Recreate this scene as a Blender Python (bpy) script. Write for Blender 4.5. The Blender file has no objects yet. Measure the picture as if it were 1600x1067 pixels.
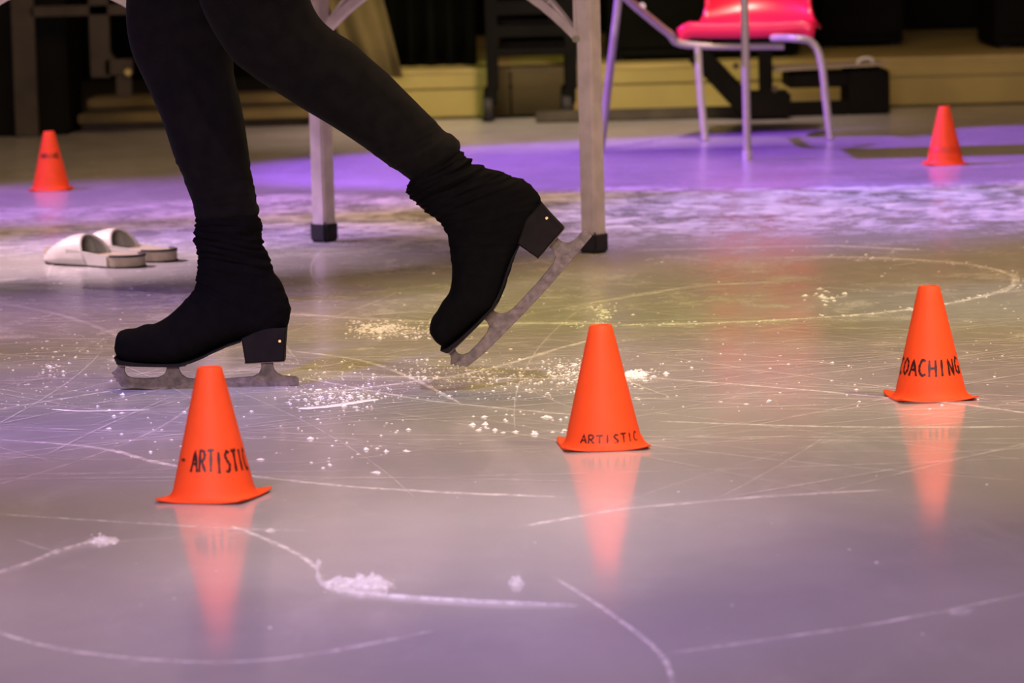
import bpy, bmesh, math, random
from mathutils import Vector, Matrix, noise
random.seed(7)
C = bpy.context.scene.collection
PI = math.pi
# ------------------------------------------------------------------ camera
H = 0.72; F = 6000.0; PITCH = math.atan(649.0 / F); ROLL = math.radians(1.5)
R = Matrix.Rotation(PI / 2 - PITCH, 3, 'X') @ Matrix.Rotation(-ROLL, 3, 'Z')
cam_d = bpy.data.cameras.new('camera'); cam = bpy.data.objects.new('camera', cam_d); C.objects.link(cam)
cam.matrix_world = Matrix.Translation((0, 0, H)) @ R.to_4x4()
cam_d.sensor_width = 36; cam_d.lens = F * 36 / 1600; cam_d.clip_end = 100
cam_d.dof.use_dof = True; cam_d.dof.focus_distance = 6.1; cam_d.dof.aperture_fstop = 9
bpy.context.scene.camera = cam
# ------------------------------------------------------------------ world, lights, exposure
w = bpy.data.worlds.new('hall_dark'); bpy.context.scene.world = w; w.use_nodes = True
vs = bpy.context.scene.view_settings
vs.view_transform = 'Standard'; vs.look = 'None'; vs.gamma = 1; vs.use_curve_mapping = False; vs.exposure = 0.0

def aim(o, tgt):
    o.rotation_euler = (Vector(tgt) - o.location).to_track_quat('-Z', 'Y').to_euler()
def area(name, loc, tgt, size, power, col):
    d = bpy.data.lights.new(name, 'AREA'); d.shape = 'RECTANGLE'; d.size, d.size_y = size
    d.energy = power; d.color = col
    o = bpy.data.objects.new(name, d); C.objects.link(o); o.location = loc; aim(o, tgt); return o
def spot(name, loc, tgt, deg, power, col, blend=0.5, rad=0.08):
    d = bpy.data.lights.new(name, 'SPOT'); d.spot_size = math.radians(deg); d.spot_blend = blend
    d.energy = power; d.color = col; d.shadow_soft_size = rad
    o = bpy.data.objects.new(name, d); C.objects.link(o); o.location = loc; aim(o, tgt); return o
# rig, unseen, some lamps only added as fill: name -> kind, position, aim, size or beam angle, blend, source radius
RIG = [
 ('front_fill_light', 'A', (-1.2, -5.0, 2.3), (0, 8, 0.3), (3.5, 0.8), 0, 0),  # unseen fill added behind the camera to brighten cones and legs
 ('overhead_light', 'A', (0.5, 7.5, 5.5), (0, 7.0, 0), (5, 4), 0, 0),
 ('purple_rink_spot', 'S', (-5.0, 11.2, 5.2), (0.9, 11.65, 0), 22, 0.35, 0.06),
 ('purple_left_spot', 'S', (-5.0, 9.5, 6.0), (-1.1, 10.5, 0), 17, 0.9, 0.1),
 ('purple_wash_spot', 'S', (-3.0, 7.0, 6.5), (-0.8, 8.3, 0), 22, 1.0, 0.15),
 ('purple_near_spot', 'S', (2.2, 1.2, 5.0), (0.40, 3.9, 0), 17, 1.0, 0.1),
 ('violet_patch_spot', 'S', (-2.6, 4.0, 5.0), (-0.62, 5.35, 0), 11, 1.0, 0.1),
 ('yellow_rink_spot', 'S', (0.9, 3.2, 4.6), (0.16, 7.35, 0), 9.5, 0.6, 0.08),
 ('yellow_low_spot', 'S', (2.2, 9.5, 4.5), (0.85, 6.9, 0), 17, 1.0, 0.1),
 ('pink_pool_spot', 'S', (0.8, 1.5, 4.8), (0.05, 5.5, 0), 19, 1.0, 0.1),
 ('side_fill_spot', 'S', (3.5, 3.5, 4.5), (0.4, 6.2, 0), 24, 1.0, 0.2),
 ('belt_spot', 'S', (2.0, 14.2, 4.5), (0.75, 9.5, 0), 16, 0.8, 0.1),
 ('left_far_spot', 'S', (-4.2, 9.6, 4.0), (-1.0, 8.6, 0), 15, 0.9, 0.1),
 ('near_left_spot', 'S', (-2.2, 0.8, 4.5), (-0.35, 4.1, 0), 18, 1.0, 0.1),
 ('pink_low_spot', 'S', (0.3, 1.2, 4.5), (-0.08, 4.45, 0), 10, 1.0, 0.1),
 ('mid_left_spot', 'S', (-2.8, 2.4, 5.0), (-0.75, 6.0, 0), 13, 1.0, 0.1),
 ('mid_right_spot', 'S', (3.2, 2.8, 5.0), (0.85, 6.0, 0), 13, 1.0, 0.1),
 ('mauve_left_spot', 'S', (-4.2, 6.2, 5.0), (-0.9, 7.3, 0), 13, 1.0, 0.1),
 ('mauve_belt_spot', 'S', (-4.0, 8.2, 4.6), (-0.75, 9.15, 0), 11, 1.0, 0.1),
 ('belt_right_spot', 'S', (4.2, 11.5, 4.5), (1.35, 9.3, 0), 13, 0.9, 0.1),
 ('stage_edge_spot', 'S', (0.5, 9.5, 5.0), (0.2, 13.6, 0), 26, 1.0, 0.2),
 ('gold_right_spot', 'S', (3.4, 6.8, 4.2), (1.0, 7.1, 0), 12, 0.8, 0.1),
 ('warm_stage_spot', 'S', (-0.2, 10.0, 3.4), (0.15, 14.7, 0.1), 22, 0.7, 0.15),
 ('warm_stage_side_spot', 'S', (3.2, 10.4, 3.4), (1.75, 15.6, 0.1), 17, 0.9, 0.15),
]
WORLD = (0.015, 0.0126, 0.012)
POWER = {
 'front_fill_light': (600, 460, 470),
 'overhead_light': (341.1, 216.6, 101.8),
 'purple_rink_spot': (2508.5, 729.3, 7092.4),
 'purple_left_spot': (1495.8, 517.9, 3547.7),
 'purple_wash_spot': (600.0, 440.0, 420.0),
 'purple_near_spot': (0.0, 0.0, 587.1),
 'violet_patch_spot': (144.3, 0.0, 564.9),
 'yellow_rink_spot': (0.0, 180.4, 0.0),
 'yellow_low_spot': (1.7, 67.3, 0.0),
 'pink_pool_spot': (1130.0, 900.0, 1060.0),
 'side_fill_spot': (729.5, 640.0, 170.0),
 'belt_spot': (420.0, 300.0, 1850.0),
 'left_far_spot': (2398.3, 1652.3, 2006.8),
 'near_left_spot': (535.4, 370.6, 1044.9),
 'pink_low_spot': (850.0, 690.0, 480.0),
 'mid_left_spot': (528.4, 353.7, 1590.4),
 'mid_right_spot': (321.4, 12.0, 374.8),
 'mauve_left_spot': (156.1, 0.0, 856.4),
 'mauve_belt_spot': (420.0, 150.0, 1700.0),
 'belt_right_spot': (127.3, 0.0, 0.0),
 'stage_edge_spot': (1806.3, 1278.1, 1060.1),
 'gold_right_spot': (268.9, 265.6, 318.9),
 'warm_stage_spot': (82.0, 161.9, 0.0),
 'warm_stage_side_spot': (0.0, 0.0, 0.0),
}
w.node_tree.nodes['Background'].inputs[0].default_value = (*WORLD, 1)
for _n, _k, _l, _t, _s, _b, _r in RIG:
    _p = POWER.get(_n, (0, 0, 0)); _e = max(_p)
    if _e <= 0: continue
    _c = tuple(v / _e for v in _p)
    if _k == 'A': area(_n, _l, _t, _s, _e, _c)
    else: spot(_n, _l, _t, _s, _e, _c, _b, _r)

# ------------------------------------------------------------------ pixel measures -> world
def ray(px, py): return R @ Vector(((px - 800) / F, -(py - 533.5) / F, -1.0))
def G(px, py, z=0.0):
    d = ray(px, py); t = (z - H) / d.z; return Vector((d.x * t, d.y * t, z))
def P(px, py, Y):
    d = ray(px, py); t = Y / d.y; return Vector((d.x * t, Y, H + d.z * t))

# ------------------------------------------------------------------ materials
def mat(name, col, rough=0.5, metal=0.0, var=0.0, scale=20, bump=0.0, bscale=200, spec=0.5, sheen=0.0, col2=None):
    m = bpy.data.materials.new(name); m.use_nodes = True; nt = m.node_tree; b = nt.nodes['Principled BSDF']
    b.inputs['Roughness'].default_value = rough; b.inputs['Metallic'].default_value = metal
    b.inputs['Specular IOR Level'].default_value = spec
    if sheen: b.inputs['Sheen Weight'].default_value = sheen
    tc = nt.nodes.new('ShaderNodeTexCoord')
    n = nt.nodes.new('ShaderNodeTexNoise'); n.inputs['Scale'].default_value = scale; n.inputs['Detail'].default_value = 5
    nt.links.new(tc.outputs['Object'], n.inputs['Vector'])
    r = nt.nodes.new('ShaderNodeValToRGB'); nt.links.new(n.outputs['Fac'], r.inputs['Fac'])
    c2 = col2 or tuple(min(1, c * (1 + var)) for c in col); c1 = tuple(c * (1 - var) for c in col)
    r.color_ramp.elements[0].position = 0.35; r.color_ramp.elements[1].position = 0.65
    r.color_ramp.elements[0].color = (*c1, 1); r.color_ramp.elements[1].color = (*c2, 1)
    nt.links.new(r.outputs['Color'], b.inputs['Base Color'])
    if bump:
        n2 = nt.nodes.new('ShaderNodeTexNoise'); n2.inputs['Scale'].default_value = bscale; n2.inputs['Detail'].default_value = 3
        nt.links.new(tc.outputs['Object'], n2.inputs['Vector'])
        bp = nt.nodes.new('ShaderNodeBump'); bp.inputs['Strength'].default_value = bump; bp.inputs['Distance'].default_value = 0.002
        nt.links.new(n2.outputs['Fac'], bp.inputs['Height']); nt.links.new(bp.outputs['Normal'], b.inputs['Normal'])
    return m
M = dict(
    orange=mat('orange_plastic', (0.88, 0.082, 0.015), 0.6, var=0.03, scale=30, bump=0.1, bscale=300, spec=0.25),
    orange_dark=mat('darker_orange', (0.72, 0.055, 0.010), 0.5, var=0.08, scale=60),  # slightly darker orange for the cone band
    ink=mat('black_marker', (0.035, 0.006, 0.004), 0.5, var=0.3, scale=200),
    trousers=mat('black_jersey', (0.0046, 0.0037, 0.0033), 0.95, var=0.25, scale=40, bump=0.3, bscale=900, spec=0.08, sheen=0.015),
    cover=mat('black_stretch_cover', (0.0024, 0.0020, 0.0022), 0.9, var=0.2, scale=60, bump=0.3, bscale=900, spec=0.06),
    heel=mat('stained_black_heel', (0.0060, 0.0040, 0.0040), 0.7, var=0.3, scale=60, spec=0.12),
    brass=mat('brass', (0.6, 0.4, 0.18), 0.3, 1.0),
    steel=mat('scuffed_blade_steel', (0.125, 0.094, 0.086), 0.55, 0.25, var=0.35, scale=90, bump=0.3, bscale=150),
    alu=mat('scuffed_aluminium', (0.66, 0.57, 0.55), 0.5, 0.1, var=0.10, scale=25, bump=0.15, bscale=120),
    rubber=mat('black_rubber', (0.014, 0.012, 0.016), 0.7, var=0.2),
    tube=mat('grey_painted_tube', (0.42, 0.41, 0.31), 0.4, 0.2, var=0.08),
    red=mat('red_shell_plastic', (0.60, 0.014, 0.045), 0.28, var=0.05, scale=15),
    top=mat('pale_laminate', (0.5, 0.48, 0.45), 0.5, var=0.05),
    slip=mat('white_slipper', (0.50, 0.47, 0.45), 0.5, var=0.06, scale=40),
    insole=mat('tan_insole', (0.36, 0.30, 0.23), 0.7, var=0.1, scale=40),
    lining=mat('grey_slipper_lining', (0.60, 0.57, 0.50), 0.9, var=0.1, scale=50),
    black=mat('matt_black', (0.0035, 0.003, 0.0025), 0.8, var=0.3, scale=8, spec=0.12),
    curtain=mat('black_curtain', (0.0045, 0.005, 0.0035), 0.95, var=0.3, scale=5, spec=0.1),
    wall=mat('black_drape', (0.005, 0.0045, 0.0035), 0.95, var=0.4, scale=1.5, spec=0.1),
    beige=mat('worn_beige_boards', (0.40, 0.32, 0.105), 0.7, var=0.12, scale=3, bump=0.2, bscale=40),
    beige_top=mat('worn_beige_top', (0.46, 0.36, 0.13), 0.65, var=0.2, scale=2.5),
    khaki=mat('khaki_canvas', (0.14, 0.105, 0.038), 0.9, var=0.2, scale=6),
    brown=mat('dark_brown_wood', (0.042, 0.032, 0.020), 0.8, var=0.25, scale=9),
    mat_=mat('dark_grey_plank', (0.06, 0.048, 0.036), 0.8, var=0.3, scale=12),
    matt_edge=mat('concrete_edge', (0.30, 0.25, 0.20), 0.7, var=0.2, scale=5),
)
# ice ---------------------------------------------------------------
def ice_material():
    m = bpy.data.materials.new('skated_ice'); m.use_nodes = True; nt = m.node_tree; N = nt.nodes.new; L = nt.links.new
    b = nt.nodes['Principled BSDF']; b.inputs['IOR'].default_value = 1.36
    tc = N('ShaderNodeTexCoord')
    def nz(scale, sc=(1, 1, 1), det=6, rough=0.6, dist=0.0, rot=0.0):
        mp = N('ShaderNodeMapping'); mp.inputs['Scale'].default_value = sc; mp.inputs['Rotation'].default_value = (0, 0, rot)
        L(tc.outputs['Object'], mp.inputs['Vector'])
        n = N('ShaderNodeTexNoise'); n.inputs['Scale'].default_value = scale; n.inputs['Detail'].default_value = det
        n.inputs['Roughness'].default_value = rough; n.inputs['Distortion'].default_value = dist
        L(mp.outputs['Vector'], n.inputs['Vector']); return n.outputs['Fac']
    def rng(v, a, c, lo=0.0, hi=1.0):
        r = N('ShaderNodeMapRange'); r.interpolation_type = 'SMOOTHSTEP'
        r.inputs[1].default_value = a; r.inputs[2].default_value = c; r.inputs[3].default_value = lo; r.inputs[4].default_value = hi
        L(v, r.inputs[0]); return r.outputs[0]
    def mth(op, a, c, cl=False):
        q = N('ShaderNodeMath'); q.operation = op; q.use_clamp = cl
        for i, x in enumerate((a, c)):
            if isinstance(x, (int, float)): q.inputs[i].default_value = x
            else: L(x, q.inputs[i])
        return q.outputs[0]
    def mix(f, a, c):
        q = N('ShaderNodeMix'); q.data_type = 'RGBA'
        L(f, q.inputs[0])
        for i, x in ((6, a), (7, c)):
            if isinstance(x, tuple): q.inputs[i].default_value = (*x, 1)
            else: L(x, q.inputs[i])
        return q.outputs[2]
    sep = N('ShaderNodeSeparateXYZ'); L(tc.outputs['Object'], sep.inputs[0]); X, Y = sep.outputs[0], sep.outputs[1]
    smear = nz(1.6, (1.0, 0.5, 1), 5, 0.55, 0.6, 0.5)
    base = mix(rng(smear, 0.3, 0.7), (0.36, 0.345, 0.355), (0.47, 0.455, 0.455))
    fine = nz(7, (1, 0.35, 1), 8, 0.7, 0.4)
    base = mix(rng(fine, 0.50, 0.75, 0, 0.35), base, (0.60, 0.59, 0.60))
    # scraped snow left on the ice: a churned belt and lighter patches
    patch = nz(6.0, (1.0, 0.62, 1), 12, 0.78, 0.25, -0.3)
    edge = nz(1.1, (1, 1, 1), 3)
    Yw = mth('ADD', Y, mth('MULTIPLY', mth('SUBTRACT', edge, 0.5), 1.0))
    belt = mth('MULTIPLY', rng(Yw, 8.4, 9.5), mth('SUBTRACT', 1.0, rng(Yw, 10.25, 10.5)))
    streak = nz(15, (0.8, 1.0, 1), 8, 0.75, 0.3, 0.4)
    b1 = mth('MULTIPLY', mth('MULTIPLY', rng(patch, 0.43, 0.54, 0.03, 1.0), rng(streak, 0.42, 0.56, 0.12, 1.0)), belt)
    b1 = mth('MULTIPLY', b1, rng(X, -1.1, -0.3, 0.4, 1.0))
    belt2 = mth('MULTIPLY', rng(Yw, 5.9, 6.6), mth('SUBTRACT', 1.0, rng(Yw, 8.3, 8.8)))
    b2 = mth('MULTIPLY', rng(patch, 0.50, 0.70, 0, 0.28), belt2)
    powder = nz(60, (1, 0.6, 1), 4, 0.8)
    b3 = mth('MULTIPLY', rng(powder, 0.60, 0.72, 0, 0.5), rng(patch, 0.45, 0.6))
    snow = mth('ADD', mth('MAXIMUM', b1, b2), mth('MULTIPLY', b3, rng(Y, 5.0, 6.0)), True)
    col = mix(snow, base, (0.88, 0.86, 0.88))
    L(col, b.inputs['Base Color'])
    L(mth('ADD', mth('ADD', rng(nz(5, (1, .5, 1)), 0.3, 0.8, 0.0, 0.07), rng(Y, 4.6, 8.0, 0.085, 0.21)), mth('MULTIPLY', snow, 0.5), True), b.inputs['Roughness'])
    hgt = mth('ADD', mth('MULTIPLY', nz(14, (1, 0.5, 1), 4), 1.0), mth('MULTIPLY', snow, 0.5))
    bp = N('ShaderNodeBump'); bp.inputs['Strength'].default_value = 0.10; bp.inputs['Distance'].default_value = 0.004
    L(hgt, bp.inputs['Height']); L(bp.outputs['Normal'], b.inputs['Normal'])
    return m
M['ice'] = ice_material()
def snow_material(name, alpha, col=(0.86, 0.84, 0.86)):
    m = bpy.data.materials.new(name); m.use_nodes = True; nt = m.node_tree; b = nt.nodes['Principled BSDF']
    b.inputs['Base Color'].default_value = (*col, 1); b.inputs['Roughness'].default_value = 0.8
    tc = nt.nodes.new('ShaderNodeTexCoord'); n = nt.nodes.new('ShaderNodeTexNoise'); n.inputs['Scale'].default_value = 22; n.inputs['Detail'].default_value = 6
    n.inputs['Roughness'].default_value = 0.75
    nt.links.new(tc.outputs['Object'], n.inputs['Vector'])
    r = nt.nodes.new('ShaderNodeMapRange'); r.inputs[1].default_value = 0.38; r.inputs[2].default_value = 0.62
    r.inputs[3].default_value = alpha[0]; r.inputs[4].default_value = alpha[1]
    nt.links.new(n.outputs['Fac'], r.inputs[0]); nt.links.new(r.outputs[0], b.inputs['Alpha'])
    return m
M['snow'] = snow_material('scraped_snow', (0.9, 1.0), (0.90, 0.87, 0.90))
M['frost'] = snow_material('frosted_groove', (0.10, 0.62))
M['hair'] = snow_material('faint_groove', (0.02, 0.36))

# ------------------------------------------------------------------ mesh helpers
def link(name, bm, m, parent=None, smooth=True, sharp=True, local=False):
    bmesh.ops.recalc_face_normals(bm, faces=bm.faces)
    me = bpy.data.meshes.new(name); bm.to_mesh(me); bm.free()
    for x in (m if isinstance(m, (list, tuple)) else [m]): me.materials.append(x)
    o = bpy.data.objects.new(name, me); C.objects.link(o)
    if smooth:
        for p in me.polygons: p.use_smooth = True
        if sharp: me.set_sharp_from_angle(angle=math.radians(40))
    if parent:
        o.parent = parent
        if not local: o.matrix_parent_inverse = Matrix.Translation(parent.location).inverted() if parent.type == 'EMPTY' else Matrix.Identity(4)
    return o
def thing(name, label, cat, loc=(0, 0, 0), group=None):
    o = bpy.data.objects.new(name, None); C.objects.link(o); o.location = loc; o.empty_display_size = 0.05
    o['label'] = label; o['category'] = cat
    if group: o['group'] = group
    return o
def tag(o, label, cat, group=None, kind=None):
    o['label'] = label; o['category'] = cat
    if group: o['group'] = group
    if kind: o['kind'] = kind
    return o
def struct(name, bm, m, smooth=False):
    o = link(name, bm, m, smooth=smooth); o['kind'] = 'structure'; return o
def add_box(bm, lo, hi, rot=None, org=None, bev=0.0):
    lo, hi = Vector(lo), Vector(hi); c = (lo + hi) / 2; s = hi - lo
    r = bmesh.ops.create_cube(bm, size=1.0)
    for v in r['verts']: v.co = Vector((v.co.x * s.x, v.co.y * s.y, v.co.z * s.z)) + c
    if bev:
        es = list({e for v in r['verts'] for e in v.link_edges})
        g = bmesh.ops.bevel(bm, geom=es, offset=bev, segments=2, affect='EDGES')
        vs_ = list({v for f in g['faces'] for v in f.verts} | {v for v in r['verts'] if v.is_valid})
    else: vs_ = r['verts']
    if rot is not None: bmesh.ops.rotate(bm, verts=vs_, cent=org or c, matrix=rot)
    return vs_
def box(*a, **k):
    bm = bmesh.new(); add_box(bm, *a, **k); return bm
def cr(ps, n):
    """Catmull-Rom through a list of tuples / vectors"""
    out = []; ps = [Vector(p) for p in ps]; q = [2 * ps[0] - ps[1]] + ps + [2 * ps[-1] - ps[-2]]
    for i in range(1, len(q) - 2):
        for k in range(n):
            t = k / n; a, b, c, d = q[i - 1:i + 3]
            out.append(0.5 * ((2 * b) + (c - a) * t + (2 * a - 5 * b + 4 * c - d) * t * t + (3 * b - a - 3 * c + d) * t ** 3))
    out.append(ps[-1]); return out
def skin_rings(bm, rings, cap=True, closed=True):
    vr = [[bm.verts.new(p) for p in r] for r in rings]
    n = len(vr[0])
    for a, b in zip(vr, vr[1:]):
        for i in range(n if closed else n - 1):
            j = (i + 1) % n; bm.faces.new((a[i], a[j], b[j], b[i]))
    if cap:
        for r in (vr[0], vr[-1]):
            c = bm.verts.new(sum((v.co for v in r), Vector()) / n)
            for i in range(n): bm.faces.new((r[i], r[(i + 1) % n], c))
    return vr
def add_tube(bm, pts, rad, seg=12, sub=6, cap=True, smooth=True):
    ps = cr(pts, sub) if smooth and len(pts) > 2 else [Vector(p) for p in pts]
    rings = []; up = None
    for i, p in enumerate(ps):
        t = (ps[min(i + 1, len(ps) - 1)] - ps[max(i - 1, 0)]).normalized()
        if up is None: up = t.orthogonal().normalized()
        up = (up - t * up.dot(t)).normalized(); s = t.cross(up)
        r = rad(i / (len(ps) - 1)) if callable(rad) else rad
        rings.append([p + (up * math.cos(a) + s * math.sin(a)) * r for a in (2 * PI * k / seg for k in range(seg))])
    skin_rings(bm, rings, cap)
def tube(*a, **k):
    bm = bmesh.new(); add_tube(bm, *a, **k); return bm
def add_lathe(bm, prof, seg=64, loc=(0, 0, 0)):
    L = Vector(loc); rings = [[L + Vector((r * math.cos(a), r * math.sin(a), z)) for a in (2 * PI * k / seg for k in range(seg))] for r, z in prof]
    skin_rings(bm, rings, False)
def add_prism(bm, pts3, dvec, bev=0.0):
    """extrude a planar outline by dvec, centred"""
    vs_ = [bm.verts.new(p - dvec / 2) for p in pts3]; f = bm.faces.new(vs_)
    e = bmesh.ops.extrude_face_region(bm, geom=[f]); nv = [g for g in e['geom'] if isinstance(g, bmesh.types.BMVert)]
    bmesh.ops.translate(bm, verts=nv, vec=dvec)
    if bev:
        es = list({e_ for v in vs_ for e_ in v.link_edges if e_.other_vert(v) in vs_}) + list({e_ for v in nv for e_ in v.link_edges if e_.other_vert(v) in nv})
        bmesh.ops.bevel(bm, geom=list(set(es)), offset=bev, segments=1, affect='EDGES')
def spx(pts, n=6):  # smooth pixel outline
    return [(v.x, v.y) for v in cr([(a, b, 0) for a, b in pts], n)]

# ------------------------------------------------------------------ setting
bm = bmesh.new()
bmesh.ops.create_grid(bm, x_segments=2, y_segments=2, size=1)
for v in bm.verts: v.co = Vector((v.co.x * 7, 6.25 + v.co.y * 8.25, 0))
floor = struct('floor', bm, M['ice'])
bm = box((-7, 14.5, -0.06), (7, 26, 0.0)); struct('floor_far', bm, M['brown'])
# black drapes that close the hall behind and at the sides
bm = bmesh.new()
for x0, x1, y0, y1 in ((-7, 7, 19.3, 19.3), (-7, -7, 14.5, 19.3), (7, 7, 14.5, 19.3)):
    n = 140; rings = []
    for i in range(n + 1):
        t = i / n; d = 0.05 * math.sin(t * 95) + 0.03 * math.sin(t * 41 + 1)
        x = x0 + (x1 - x0) * t; y = y0 + (y1 - y0) * t
        if x0 == x1: x += d
        else: y += d
        rings.append([Vector((x, y, 0)), Vector((x, y, 4.5))])
    skin_rings(bm, rings, False, closed=False)
struct('wall_back', bm, M['wall'], smooth=True)

# low beige stage platform behind the ice: boards are parts
SY = 14.62; SZ = 0.185
plat = thing('stage_platform', 'long low beige stage platform running along the far edge of the ice', 'platform', (0, SY, 0))
link('deck', box((-0.70, SY, SZ - 0.02), (5.0, 19.0, SZ), bev=0.004), M['beige_top'], plat, smooth=False)
x = -0.70; k = 0
for x1 in (0.02, 1.30, 2.55, 3.8, 5.0):
    link('fascia_panel', box((x + 0.003, SY + 0.004, 0.002), (x1 - 0.003, SY + 0.05, SZ - 0.075), bev=0.004), M['beige'], plat, smooth=False)
    link('fascia_panel', box((x + 0.003, SY - 0.004, SZ - 0.0745), (x1 - 0.003, SY + 0.05, SZ - 0.020), bev=0.004), M['beige'], plat, smooth=False)
    x = x1
# wooden two-step riser at left
st = thing('step_riser', 'dim two-tread wooden step riser behind the standing leg at left', 'step', (G(200, 200).x, 14.5, 0))
a = P(122, 200, 14.3); b_ = Vector((-0.73, 0, 0))
for i, (yt, dy) in enumerate(((176, 0.0), (152, 0.35))):
    z = P(250, yt, 14.3 + dy).z
    link('tread', box((a.x, 14.3 + dy, z - 0.035), (b_.x, 14.3 + dy + 0.36, z), bev=0.004), M['khaki'], st, smooth=False)
    link('riser', box((a.x + 0.01, 14.33 + dy, 0.001), (b_.x - 0.01, 14.35 + dy, z - 0.036)), M['brown'], st, smooth=False)

# ------------------------------------------------------------------ dark things in the background
def curtain(name, label, px0, px1, Y, zb, zt, amp, waves, m, taper=0.0, cat='curtain'):
    xa, xb = P(px0, 60, Y).x, P(px1, 60, Y).x; bm = bmesh.new(); n = 90; rings = []
    for i in range(n + 1):
        t = i / n; col = []
        for j in range(9):
            s = j / 8; z = zb + (zt - zb) * s
            x = xa + (xb - xa) * t - taper * s * (1 - 0.35 * t)
            y = Y + amp * (1 - 0.3 * s) * math.sin(t * waves * 2 * PI + 0.8 * s) + 0.5 * amp * math.sin(t * waves * 3.1 + 2)
            col.append(Vector((x, y, z)))
        rings.append(col)
    skin_rings(bm, rings, False, closed=False)
    o = link(name, bm, m, sharp=False)
    md = o.modifiers.new('thickness', 'SOLIDIFY'); md.thickness = 0.006
    return tag(o, label, cat)
curtain('black_curtain', 'black folded curtain hanging to the stage edge between khaki drape and black shelf trolley', 590, 742, SY + 0.45, SZ, 1.6, 0.035, 5, M['curtain'])
curtain('khaki_drape', 'khaki canvas drape hanging slanted behind the trailing knee', 552, 628, 14.35, 0.17, 1.4, 0.022, 1.6, M['khaki'], taper=0.42, cat='drape')

# black shelf trolley on casters
TY = 14.25
tr = thing('shelf_trolley', 'black metal shelf trolley on casters left of the front-right table leg', 'trolley', (G(830, 170).x, TY, 0))
zt = 1.25
for px, py in ((771, 172), (894, 168)):
    b0 = P(px, py, TY)
    for dy in (0, 0.28):
        link('post', box((b0.x - 0.022, TY + dy - 0.02, 0.115), (b0.x + 0.022, TY + dy + 0.02, zt), bev=0.003), M['black'], tr, smooth=False)
        cb = bmesh.new(); add_lathe(cb, [(0.0, -0.018), (0.045, -0.018), (0.05, -0.01), (0.05, 0.01), (0.045, 0.018), (0.0, 0.018)], 24)
        bmesh.ops.rotate(cb, verts=cb.verts, cent=(0, 0, 0), matrix=Matrix.Rotation(PI / 2, 3, 'Y'))
        bmesh.ops.translate(cb, verts=cb.verts, vec=(b0.x - 0.02, TY + dy, 0.05))
        link('caster', cb, M['rubber'], tr)
        link('caster_fork', box((b0.x - 0.035, TY + dy - 0.03, 0.06), (b0.x + 0.015, TY + dy + 0.03, 0.12), bev=0.006), M['black'], tr, smooth=False)
xa, xb = P(771, 80, TY).x, P(894, 80, TY).x
for py, th in ((48, 0.045), (80, 0.030), (12, 0.05)):
    z = P(835, py, TY).z
    link('shelf', box((xa, TY - 0.018, z - th / 2), (xb, TY + 0.30, z + th / 2), bev=0.003), M['black'], tr, smooth=False)
for py in (66, 33):
    z = P(835, py, TY).z
    link('cross_rail', box((xa + 0.02, TY + 0.265, z - 0.022), (xb - 0.02, TY + 0.285, z + 0.022)), M['brown'], tr, smooth=False)

pl = link('plank', box((G(835, 178).x, 14.06, 0.0005), (G(1160, 178).x, 14.17, 0.040), bev=0.005), M['mat_'], smooth=False)
tag(pl, 'long dark plank lying on the ice edge behind the table leg', 'plank')

# black cabinets on the stage
def cabinet(px0, px1, Y, dep, zt, label):
    t = thing('black_cabinet', label, 'cabinet', ((P(px0, 80, Y).x + P(px1, 80, Y).x) / 2, Y, SZ))
    x0, x1 = P(px0, 80, Y).x, P(px1, 80, Y).x
    link('body', box((x0, Y, SZ + 0.012), (x1, Y + dep, zt), bev=0.008), M['black'], t, smooth=False)
    n = max(1, round((x1 - x0) / 0.4))
    for i in range(n):
        xa = x0 + 0.015 + (x1 - x0 - 0.03) * i / n; xb = x0 + 0.015 + (x1 - x0 - 0.03) * (i + 1) / n
        d = link('door', box((xa + 0.006, Y - 0.012, SZ + 0.05), (xb - 0.006, Y, zt - 0.03), bev=0.003), M['black'], t, smooth=False)
    for sx in (x0 + 0.04, x1 - 0.04):
        link('foot', box((sx - 0.02, Y + 0.03, SZ), (sx + 0.02, Y + 0.07, SZ + 0.012)), M['rubber'], t, smooth=False)
cabinet(952, 1250, 15.0, 0.5, 1.2, 'wide black cabinet on the stage behind the red chair')
cabinet(1285, 1412, 15.9, 0.5, 1.2, 'narrow black cabinet on the stage just right of the red chair')
cabinet(1556, 1760, 15.3, 0.6, 1.2, 'black cabinet on the stage at the right edge above the far cone')
cabinet(1400, 1570, 18.0, 0.6, 1.3, 'farthest black cabinet on the stage behind the lit bare boards')

# black equipment trolley with beige lid
fc = thing('equipment_cart', 'low black equipment cart with a beige lid behind the chair leg', 'cart', (G(1310, 168).x, 14.1, 0))
def pbx(p0, p1, y0, y1, Y, dep, dz0=None):
    a = P(p0, y1, Y); c = P(p1, y0, Y)
    return (a.x, Y, max(0.001, a.z) if dz0 is None else dz0), (c.x, Y + dep, c.z)
CY = 14.05
link('side_panel', box(*pbx(1326, 1390, 109, 166, CY, 0.34, 0.001), bev=0.006), M['black'], fc, smooth=False)
link('deck', box(*pbx(1232, 1326, 113, 138, CY, 0.34), bev=0.006), M['black'], fc, smooth=False)
link('bottom_rail', box(*pbx(1232, 1326, 157, 168, CY, 0.05, 0.001), bev=0.004), M['black'], fc, smooth=False)
lo, hi = pbx(1212, 1386, 102, 109, CY - 0.01, 0.42)
link('lid', box(lo, hi, rot=Matrix.Rotation(math.radians(-2), 3, 'Y'), bev=0.005), M['matt_edge'], fc, smooth=False)
link('handle', tube([P(1340, 106, CY + .1), P(1343, 94, CY + .1), P(1360, 92, CY + .1), P(1366, 104, CY + .1)], 0.008), M['top'], fc)
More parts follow.
